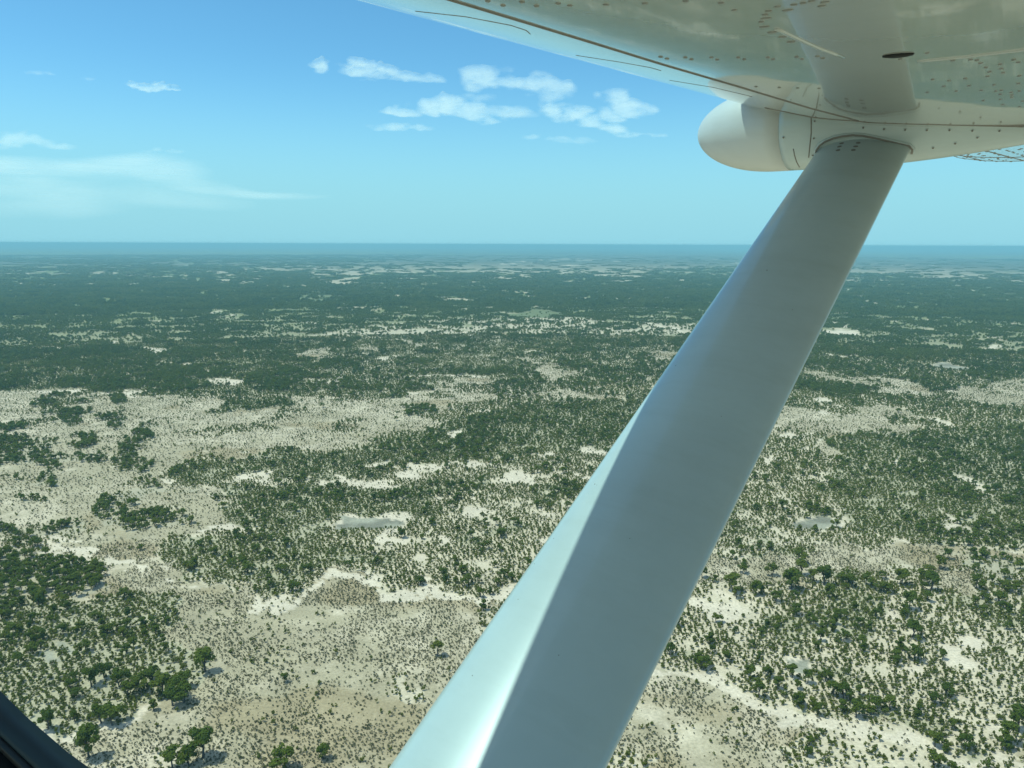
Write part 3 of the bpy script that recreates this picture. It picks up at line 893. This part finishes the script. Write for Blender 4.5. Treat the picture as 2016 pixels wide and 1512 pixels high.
z1((1755, 333), (1775, 350), (1805, 373), (1825, 397), (1815, 423), (1885, 355), (1890, 380), (1900, 403), (1890, 500), (1945, 512), (1885, 522), (1950, 527), (1885, 550), (1948, 540), (1510, 440),
   (1600, 447), (1690, 435), (1850, 470), (1985, 463), (1570, 478), (1710, 475), (1480, 512), (1900, 580), (1990, 592), (1860, 505), (1480, 293), (1330, 327), (530, 480), (660, 485), (760, 488), (880, 490),
   (1790, 557), (1780, 500), (1640, 505), (1720, 330), (1620, 335), (1985, 345), (1990, 420), (1960, 330), (140, 5), (335, 15), (410, 55), (1990, 505), (2010, 560))
for x, y, big in ((585, 100, 1), (575, 148, 1), (620, 178, 1), (680, 203, 1), (725, 230, 1), (600, 60, .6), (705, 55, 1), (790, 16, .6), (915, 10, .8), (895, 32, .7), (650, 35, .6), (740, 25, .6), (840, 5, .6), (580, 80, .6), (560, 120, .5)):
    riv.append((1300 + x / 2.816, y / 2.816, 1.9 * big, 1.0))
for x, y, a, b in riv:
    h = cast(WING_BVH, x, y)
    if h: dot(wb, h[0], h[1], 0.0040 * a if a > 1 else 0.0040, 0.0038, 0.0018, 3, (0, 1, 0))
h = cast(WING_BVH, 1768, 108)
if h: dot(wb, h[0], h[1], 0.025, 0.014, 0.004, 4, (0, 1, 0), 20)
# riveted outer panel: rows of dark dots near the tip
rw = random.Random(3)
for s in np.arange(4.6, 6.95, 0.15):
    for f in np.arange(0.0, 1.0, 0.09):
        o = Vector((s + rw.uniform(-.05, .05), f + rw.uniform(-.02, .02), -0.5))
        p, n, i, d = WING_BVH.ray_cast(o, Vector((0, 0, 1)))
        if p is not None: dot(wb, p, n if n.z < 0 else -n, 0.008, 0.0065, 0.0025, 3, (0, 1, 0), 8)
for f in (0.16, 0.42, 0.68):
    pp, nn = [], []
    for s in np.linspace(3.4, 6.95, 40):
        p, n, i, d = WING_BVH.ray_cast(Vector((s, f + 0.2, -0.5)), Vector((0, 0, 1)))
        if p is not None: pp.append(p); nn.append(n if n.z < 0 else -n)
    if len(pp) > 2: strip(wb, pp, nn, 0.006, 0.002, 1)
for s in (5.9, 6.7):
    pp, nn = [], []
    for f in np.linspace(0.0, 1.05, 26):
        p, n, i, d = WING_BVH.ray_cast(Vector((s, f, -0.5)), Vector((0, 0, 1)))
        if p is not None: pp.append(p); nn.append(n if n.z < 0 else -n)
    if len(pp) > 2: strip(wb, pp, nn, 0.007, 0.002, 1)
wing = link('wing', bm_np(wb, 'wing', [M_WING, M_SEAM, M_BEAD, M_RIVET, M_RUBBER]), airplane)

# --- strut-top fairing with the rounded nose pod
PS, PR = 2.90, 0.150
def pod_ring(f, rz, rs, uc, flat, n=48):
    """section of the pod at station f: round below, walls run up into the wing when flat=1"""
    ring = []
    for k in range(n):
        a = 2 * math.pi * k / n
        x, z = math.cos(a), math.sin(a)
        if z > 0 and flat > 0:
            e = 1 + flat * 1.6
            x = math.copysign(abs(x) ** (1 / e), x); z = z ** (1 / (1 + flat * 0.3)) * (1 + flat * 0.15)
        ring.append(Vector((PS + rs * x, f, uc + rz * z)))
    return ring
POD_N, POD_L, POD_C = 1.345, 0.30, 0.418
def pod_r(f):
    if f > POD_N - POD_L:
        return math.sqrt(max(0.0, 1 - ((f - (POD_N - POD_L)) / POD_L) ** 2))
    return 1.0
JOINT = 0.985
rb = bmesh.new()
fs = [POD_N - POD_L * (1 - math.cos(t)) for t in np.linspace(0.03, math.pi / 2, 26)] + [JOINT]
loft(rb, [pod_ring(f, PR * pod_r(f), PR * 1.0 * pod_r(f), POD_C, 0) for f in fs])
bmesh.ops.recalc_face_normals(rb, faces=rb.faces)
radome = link('radome', bm_np(rb, 'radome', [M_POD]), airplane)
fb = bmesh.new()
fst = np.linspace(JOINT - 0.001, 0.10, 44)
def fair(f):
    t = (JOINT - f) / (JOINT - 0.10)
    k = 1 - max(0.0, (t - 0.28) / 0.72) ** 1.6
    flat = sstep(0.08, 0.45, t)
    rz = PR * (0.25 + 0.75 * k)
    bottom = POD_C - PR + FAIR_RISE * (1 - k)
    return pod_ring(f, rz, PR * (0.10 + 0.90 * (1 - max(0.0, (t - 0.25) / 0.75) ** 2.2)) * (1 - 0.25 * sstep(0.06, 0.34, t)), bottom + rz, flat)
FAIR_RISE = 0.065
loft(fb, [fair(f) for f in fst])
bmesh.ops.recalc_face_normals(fb, faces=fb.faces)
FB = BVHTree.FromBMesh(fb)
def zf(x, y): return 1300 + x / 2.816, y / 2.816
for x, y in ((855, 673), (850, 767), (845, 860), (1125, 708), (1240, 716), (1358, 720), (1478, 722), (1603, 722), (1730, 725), (1880, 726), (1758, 762), (1635, 795), (1512, 820), (683, 762), (1310, 655)):
    h = cast(FB, *zf(x, y))
    if h:
        dot(fb, h[0], h[1], 0.0058, 0.0058, 0.0016, 0, (0, 1, 0), 12)
        dot(fb, h[0] + h[1] * 0.0012, h[1], 0.0034, 0.0034, 0.002, 1, (0, 1, 0), 8)
for pts, w, m in ((((1597, 229), (1597, 262), (1594, 290), (1592, 310)), 0.0022, 1), (((1562, 293), (1564, 305), (1568, 318), (1574, 329)), 0.0022, 1)):
    p, n = line_on(FB, *pts, step=5)
    if len(p) > 2: strip(fb, p, n, w, 0.0015, m)
def both(x, y):
    a, c = cast(FB, x, y), cast(WING_BVH, x, y)
    return min([h for h in (a, c) if h], key=lambda h: h[0].length)
hh = [both(x, y) for x, y in ((1506, 212), (1550, 221), (1595, 230), (1640, 235), (1683, 238), (1708, 241), (1760, 243), (1833, 245), (1920, 247), (2016, 249))]
strip(fb, [a for a, c in hh], [c for a, c in hh], 0.003, 0.002, 1)
fairing = link('strut_fairing', bm_np(fb, 'strut_fairing', [M_WHITE, M_SEAM, M_BEAD, M_RIVET]), airplane)

# --- strut: streamlined tube from wing to fuselage
def strut_axis(s):
    u = 0.355 - (2.9 - s) * 0.615
    return STRUT_F(s, u) + (u,)
def plane_of(a, b):
    return lray(*a).cross(lray(*b))
SL, SR = plane_of((1590, 330), (775, 1512)), plane_of((1780, 318), (1193, 1512))
def STRUT_F(s, u):
    a = -(SL.x * s + SL.z * u) / SL.y
    b = -(SR.x * s + SR.z * u) / SR.y
    return a, a - b
STRUT_T = 0.36
def strut_ring(s, n=40):
    fl, c, u = strut_axis(s)
    nrm = Vector((-0.6, 0, 1)).normalized()
    ring = []
    for k in range(n):
        a = 2 * math.pi * k / n
        x = (1 - math.cos(a)) / 2
        y = math.sin(a)
        th = STRUT_T * c * 0.5 * y * (1.18 - 0.50 * x) * (1 - 0.12 * x)
        ring.append(Vector((s, fl - x * c, u)) + nrm * th)
    return ring
sb = bmesh.new()
loft(sb, [strut_ring(s) for s in np.linspace(3.0, 0.02, 70)])
bmesh.ops.recalc_face_normals(sb, faces=sb.faces)
SB = BVHTree.FromBMesh(sb)
for x, y in ((1005, 795), (993, 813), (985, 833), (1097, 792), (1083, 812), (1070, 832)):
    h = cast(SB, *zf(x, y))
    if h: dot(sb, h[0], h[1], 0.0080, 0.0062, 0.002, 1, (0, 1, 0), 10)
for x, y, r in ((1171, 953, .0016), (1510, 532, .0022), (1052, 1110, .0012), (1090, 1060, .001), (1100, 1290, .0011), (1020, 1180, .001), (1330, 720, .0013), (1240, 1060, .0011), (930, 1330, .0012), (1420, 820, .001), (1560, 610, .0013), (1175, 955, .0008)):
    h = cast(SB, x, y)
    if h: dot(sb, h[0], h[1], r, r, 0.0006, 1, (0, 1, 0), 8)
strut = link('wing_strut', bm_np(sb, 'wing_strut', [M_WHITE, M_SEAM]), airplane)
# collar where the strut leaves the fairing
cb = bmesh.new()
pts = [zf(x, y) for x, y in ((862, 868), (866, 830), (885, 803), (915, 783), (960, 765), (1010, 754), (1070, 749), (1120, 751), (1170, 760), (1230, 772), (1300, 788), (1380, 806), (1398, 825), (1394, 848))]
p, n = line_on(FB, *pts, step=4)
if len(p) > 3:
    strip(cb, p, n, 0.0095, 0.005, 0)
    strip(cb, [a + b * 0.0035 for a, b in zip(p, n)], n, 0.0048, 0.003, 1)
collar = link('collar', bm_np(cb, 'collar', [M_WHITE, M_SEAM]), fairing)

# --- cabin window: dark surround with its rubber seal
def rrect(f0, f1, u0, u1, r, n=14):
    out = []          # outline, densified below so that the bow stays smooth
    for cx, cyy, a0 in ((f1 - r, u1 - r, 0), (f0 + r, u1 - r, 90), (f0 + r, u0 + r, 180), (f1 - r, u0 + r, 270)):
        for k in range(n + 1):
            a = R(a0 + 90 * k / n)
            x, y = cx + r * math.cos(a), cyy + r * math.sin(a)
            if y < 0: y += (x - 0.52) ** 2 / 1.8          # the sill bows downwards
            out.append((x, y))
    dense = []
    for (xa, ya), (xb, yb) in zip(out, out[1:] + out[:1]):
        m = 10 if abs(xb - xa) > 0.2 else 1
        for k in range(m):
            x, y = xa + (xb - xa) * k / m, ya + (yb - ya) * k / m
            if m > 1 and y < 0 and k: y = u0 + (x - 0.52) ** 2 / 1.8
            dense.append((x, y))
    return dense
WX = 0.16
F0, F1, U0, U1, RC = -0.14, 0.93, -0.2990, 0.29, 0.22
def frame_ring(bm, off_in, off_out, x0, x1, mat):
    a = rrect(F0 - off_in, F1 + off_in, U0 - off_in, U1 + off_in, RC + off_in)
    b = rrect(F0 - off_out, F1 + off_out, U0 - off_out, U1 + off_out, RC + off_out)
    rings = [[Vector((x0, p[0], p[1])) for p in a], [Vector((x0, p[0], p[1])) for p in b], [Vector((x1, p[0], p[1])) for p in b], [Vector((x1, p[0], p[1])) for p in a]]
    vr = [[bm.verts.new(p) for p in ring] for ring in rings]
    n = len(a)
    for q in range(4):
        for k in range(n):
            f = bm.faces.new((vr[q][k], vr[q][(k + 1) % n], vr[(q + 1) % 4][(k + 1) % n], vr[(q + 1) % 4][k])); f.material_index = mat
b = bmesh.new(); frame_ring(b, 0.016, 0.20, WX - 0.03, WX + 0.002, 0); bmesh.ops.recalc_face_normals(b, faces=b.faces)
wf = link('window_frame', bm_np(b, 'window_frame', [M_RUBBER], False), airplane)
b = bmesh.new(); frame_ring(b, 0.0, 0.018, WX - 0.015, WX + 0.0005, 0); frame_ring(b, 0.005, 0.010, WX - 0.0185, WX - 0.013, 1); bmesh.ops.recalc_face_normals(b, faces=b.faces)
link('seal', bm_np(b, 'seal', [M_TRIM, M_RUBBER], True), wf)
# ------------------------------------------------------------------ clouds: thin lumpy layers high above the plain
def cloud_mat():
    m = bpy.data.materials.new('cloud')
    m.use_nodes = True
    nt = m.node_tree; nt.nodes.clear()
    at = nt.nodes.new('ShaderNodeAttribute'); at.attribute_name = 'cover'
    tc = nt.nodes.new('ShaderNodeTexCoord')
    n = noise_node(nt, 0.0007, 4, 0.55, tc.outputs['Object'])
    mr = nt.nodes.new('ShaderNodeMapRange')
    mr.inputs[1].default_value = 0.25; mr.inputs[2].default_value = 0.6; mr.inputs[3].default_value = 0.75; mr.inputs[4].default_value = 1.06
    nt.links.new(n.outputs[0], mr.inputs[0])
    mu = nt.nodes.new('ShaderNodeMath'); mu.operation = 'MULTIPLY'; mu.use_clamp = True
    nt.links.new(at.outputs['Fac'], mu.inputs[0]); nt.links.new(mr.outputs[0], mu.inputs[1])
    df = nt.nodes.new('ShaderNodeBsdfDiffuse'); df.inputs[0].default_value = (0.9, 0.9, 0.9, 1)
    tl = nt.nodes.new('ShaderNodeBsdfTranslucent'); tl.inputs[0].default_value = (0.92, 0.92, 0.92, 1)
    m1 = nt.nodes.new('ShaderNodeMixShader'); m1.inputs[0].default_value = 0.7
    nt.links.new(df.outputs[0], m1.inputs[1]); nt.links.new(tl.outputs[0], m1.inputs[2])
    tp = nt.nodes.new('ShaderNodeBsdfTransparent')
    m2 = nt.nodes.new('ShaderNodeMixShader')
    nt.links.new(mu.outputs[0], m2.inputs[0]); nt.links.new(tp.outputs[0], m2.inputs[1]); nt.links.new(m1.outputs[0], m2.inputs[2])
    o = nt.nodes.new('ShaderNodeOutputMaterial')
    nt.links.new(m2.outputs[0], o.inputs['Surface'])
    return m
M_CLOUD = cloud_mat()
CLOUD_H = 2600.0
def cloud(label, blobs, strength=0.8, grain=34.0, soft=0.30, step=2.2, seed=0, stretch=2.2, group=None, thick=0.05):
    b = np.array(blobs, float)
    x0, x1 = (b[:, 0] - b[:, 2] * 1.5).min(), (b[:, 0] + b[:, 2] * 1.5).max()
    y0, y1 = (b[:, 1] - b[:, 3] * 1.5).min(), min((b[:, 1] + b[:, 3] * 1.5).max(), 462)
    xs, ys = np.arange(x0, x1, step), np.arange(y0, y1, step * 0.6)
    X, Y = np.meshgrid(xs, ys)
    wx = (fbm(X / grain / stretch, Y / grain, seed + 5, 4) - .5) * grain * 2.6
    wy = (fbm(X / grain / stretch + 9, Y / grain + 4, seed + 8, 4) - .5) * grain * 1.3
    E = np.zeros_like(X)
    for cx, cyy, rx, ry, w in b:
        q = ((X + wx - cx) / rx) ** 2 + ((Y + wy - cyy) / ry) ** 2
        E = np.maximum(E, w * np.exp(-1.1 * q ** 1.3)) + 0.18 * w * np.exp(-1.1 * q ** 1.3)
    nz = fbm(X / grain / stretch * 2, Y / grain * 2, seed, 5)
    A = np.clip(E * (-0.25 + 2.4 * nz) - 0.10, 0, None); A = (1 - np.exp(-A * 1.7)) ** 1.35 * strength * 0.84
    ed = np.minimum(np.minimum(X - x0, x1 - X) / 12, np.minimum(Y - y0, y1 - Y) / 6)
    A = A * np.clip(ed, 0, 1)
    rays = fw + (X[..., None] - CX) / FPX * rt - (Y[..., None] - CY) / FPX * up
    t = CLOUD_H / rays[..., 2]
    base = rays * t[..., None]
    lump = A * CLOUD_H * thick * (0.5 + nz)
    c0 = base.reshape(-1, 3).mean(0)
    bot = base - c0; top = bot.copy(); top[..., 2] += lump + 6; bot[..., 2] -= lump * 0.25
    ny, nx = X.shape
    i, j = np.meshgrid(np.arange(ny - 1), np.arange(nx - 1), indexing='ij')
    F = np.stack([i * nx + j, i * nx + j + 1, (i + 1) * nx + j + 1, (i + 1) * nx + j], -1).reshape(-1, 4)
    Am = A.ravel()
    F = F[Am[F].max(1) > 0.02]
    if not len(F): return
    V = np.vstack([bot.reshape(-1, 3), top.reshape(-1, 3)])
    cov = np.concatenate([Am, Am * 0.3])
    F = np.vstack([F, F[:, ::-1] + nx * ny])
    used = np.unique(F); remap = np.full(len(V), -1); remap[used] = np.arange(len(used))
    me = mesh_np('cloud', V[used], remap[F], [M_CLOUD], True)
    a = me.attributes.new('cover', 'FLOAT', 'POINT'); a.data.foreach_set('value', cov[used].astype(np.float32))
    o = link('cloud', me); o.location = (c0[0], c0[1], c0[2] + ALT)
    tag(o, label, 'cloud', group)
cloud('small white puff left of the long wedge cloud', [(628, 131, 20, 11, .9)], .75, 16, .3, 1.5, 1)
cloud('long white wedge cloud, bright at its left end and thinning to the right', [(700, 131, 34, 13, 1), (745, 144, 40, 11, .9), (800, 152, 45, 10, .75), (850, 156, 24, 6, .5)], .8, 22, .3, 1.6, 2)
cloud('broad white cloud arching over the middle of the sky', [(945, 152, 34, 20, 1), (1000, 160, 40, 18, .85), (1060, 168, 40, 20, .85), (1100, 184, 26, 18, .7), (1010, 215, 60, 14, .38), (940, 190, 40, 10, .3)], .8, 30, .3, 1.8, 3)
cloud('ragged row of white puffs below the arching cloud', [(790, 217, 36, 10, .8), (855, 213, 26, 14, .9), (888, 208, 24, 16, 1), (925, 222, 32, 15, .8), (955, 236, 30, 8, .6), (1010, 222, 50, 9, .42)], .8, 24, .3, 1.6, 4)
cloud('white puff trailing down to the right in the middle of the cloud group', [(1095, 218, 26, 18, 1), (1130, 220, 30, 18, .95), (1165, 238, 28, 14, .8), (1200, 254, 28, 9, .7), (1222, 264, 18, 6, .6)], .8, 24, .3, 1.6, 5)
cloud('rounded white cloud closest to the wing pod', [(1210, 192, 28, 16, .95), (1248, 212, 36, 14, .9), (1205, 225, 26, 12, .8), (1275, 215, 20, 12, .6)], .75, 24, .3, 1.6, 6)
cloud('thin flat streak of cloud under the ragged row of puffs', [(770, 248, 40, 7, .8), (825, 254, 34, 5, .6)], .65, 16, .3, 1.4, 7)
cloud('faint long wisp low in the sky under the trailing puff', [(1055, 270, 24, 6, .5), (1120, 277, 55, 6, .5)], .45, 18, .3, 1.5, 8)
cloud('faint short wisp at the right end of the cloud group', [(1250, 265, 22, 5, .55), (1295, 266, 30, 5, .5)], .5, 14, .3, 1.4, 9)
cloud('small bright flat cloud high at the left', [(268, 167, 26, 5, .8), (300, 172, 26, 8, 1), (335, 175, 18, 4, .7)], .85, 14, .28, 1.3, 10)
cloud('faint thin streak at the upper far left', [(75, 145, 32, 4, .6)], .45, 12, .3, 1.3, 11)
cloud('tiny faint streak between the far left streak and the small bright cloud', [(172, 154, 14, 4, .55)], .4, 10, .3, 1.2, 12)
cloud('short faint streak above the pale veil', [(325, 296, 36, 5, .6)], .4, 14, .3, 1.3, 13)
cloud('lumpy pale bank resting on the veil at the left edge', [(10, 270, 40, 14, .9), (60, 280, 40, 12, .75), (120, 287, 34, 9, .6)], .5, 26, .3, 1.8, 14)
cloud('wide pale veil of cloud low over the left horizon', [(-60, 345, 170, 44, .9), (120, 340, 190, 36, .85), (320, 344, 170, 26, .8), (480, 350, 120, 16, .7), (560, 352, 90, 9, .5), (30, 395, 260, 50, .5), (260, 390, 260, 40, .4)], .62, 120, .42, 3.2, 15, 5.0, None, 0.02)

# ------------------------------------------------------------------ haze in the air
hb = bmesh.new()
bmesh.ops.create_cube(hb, size=1.0)
for v in hb.verts:
    v.co = Vector((v.co.x * 264000, v.co.y * 264000, -1.0 if v.co.z < 0 else ALT + 4.0))
hm = bpy.data.meshes.new('haze'); hb.to_mesh(hm); hb.free()
mh = bpy.data.materials.new('haze'); mh.use_nodes = True
nt = mh.node_tree; nt.nodes.clear()
pv = nt.nodes.new('ShaderNodeVolumePrincipled')
pv.inputs['Density'].default_value = 1.35e-4
pv.inputs['Color'].default_value = (0.62, 0.92, 1.0, 1)
pv.inputs['Anisotropy'].default_value = 0.0
mo = nt.nodes.new('ShaderNodeOutputMaterial')
nt.links.new(pv.outputs[0], mo.inputs['Volume'])
hm.materials.append(mh)
tag(link('haze', hm), kind='stuff')
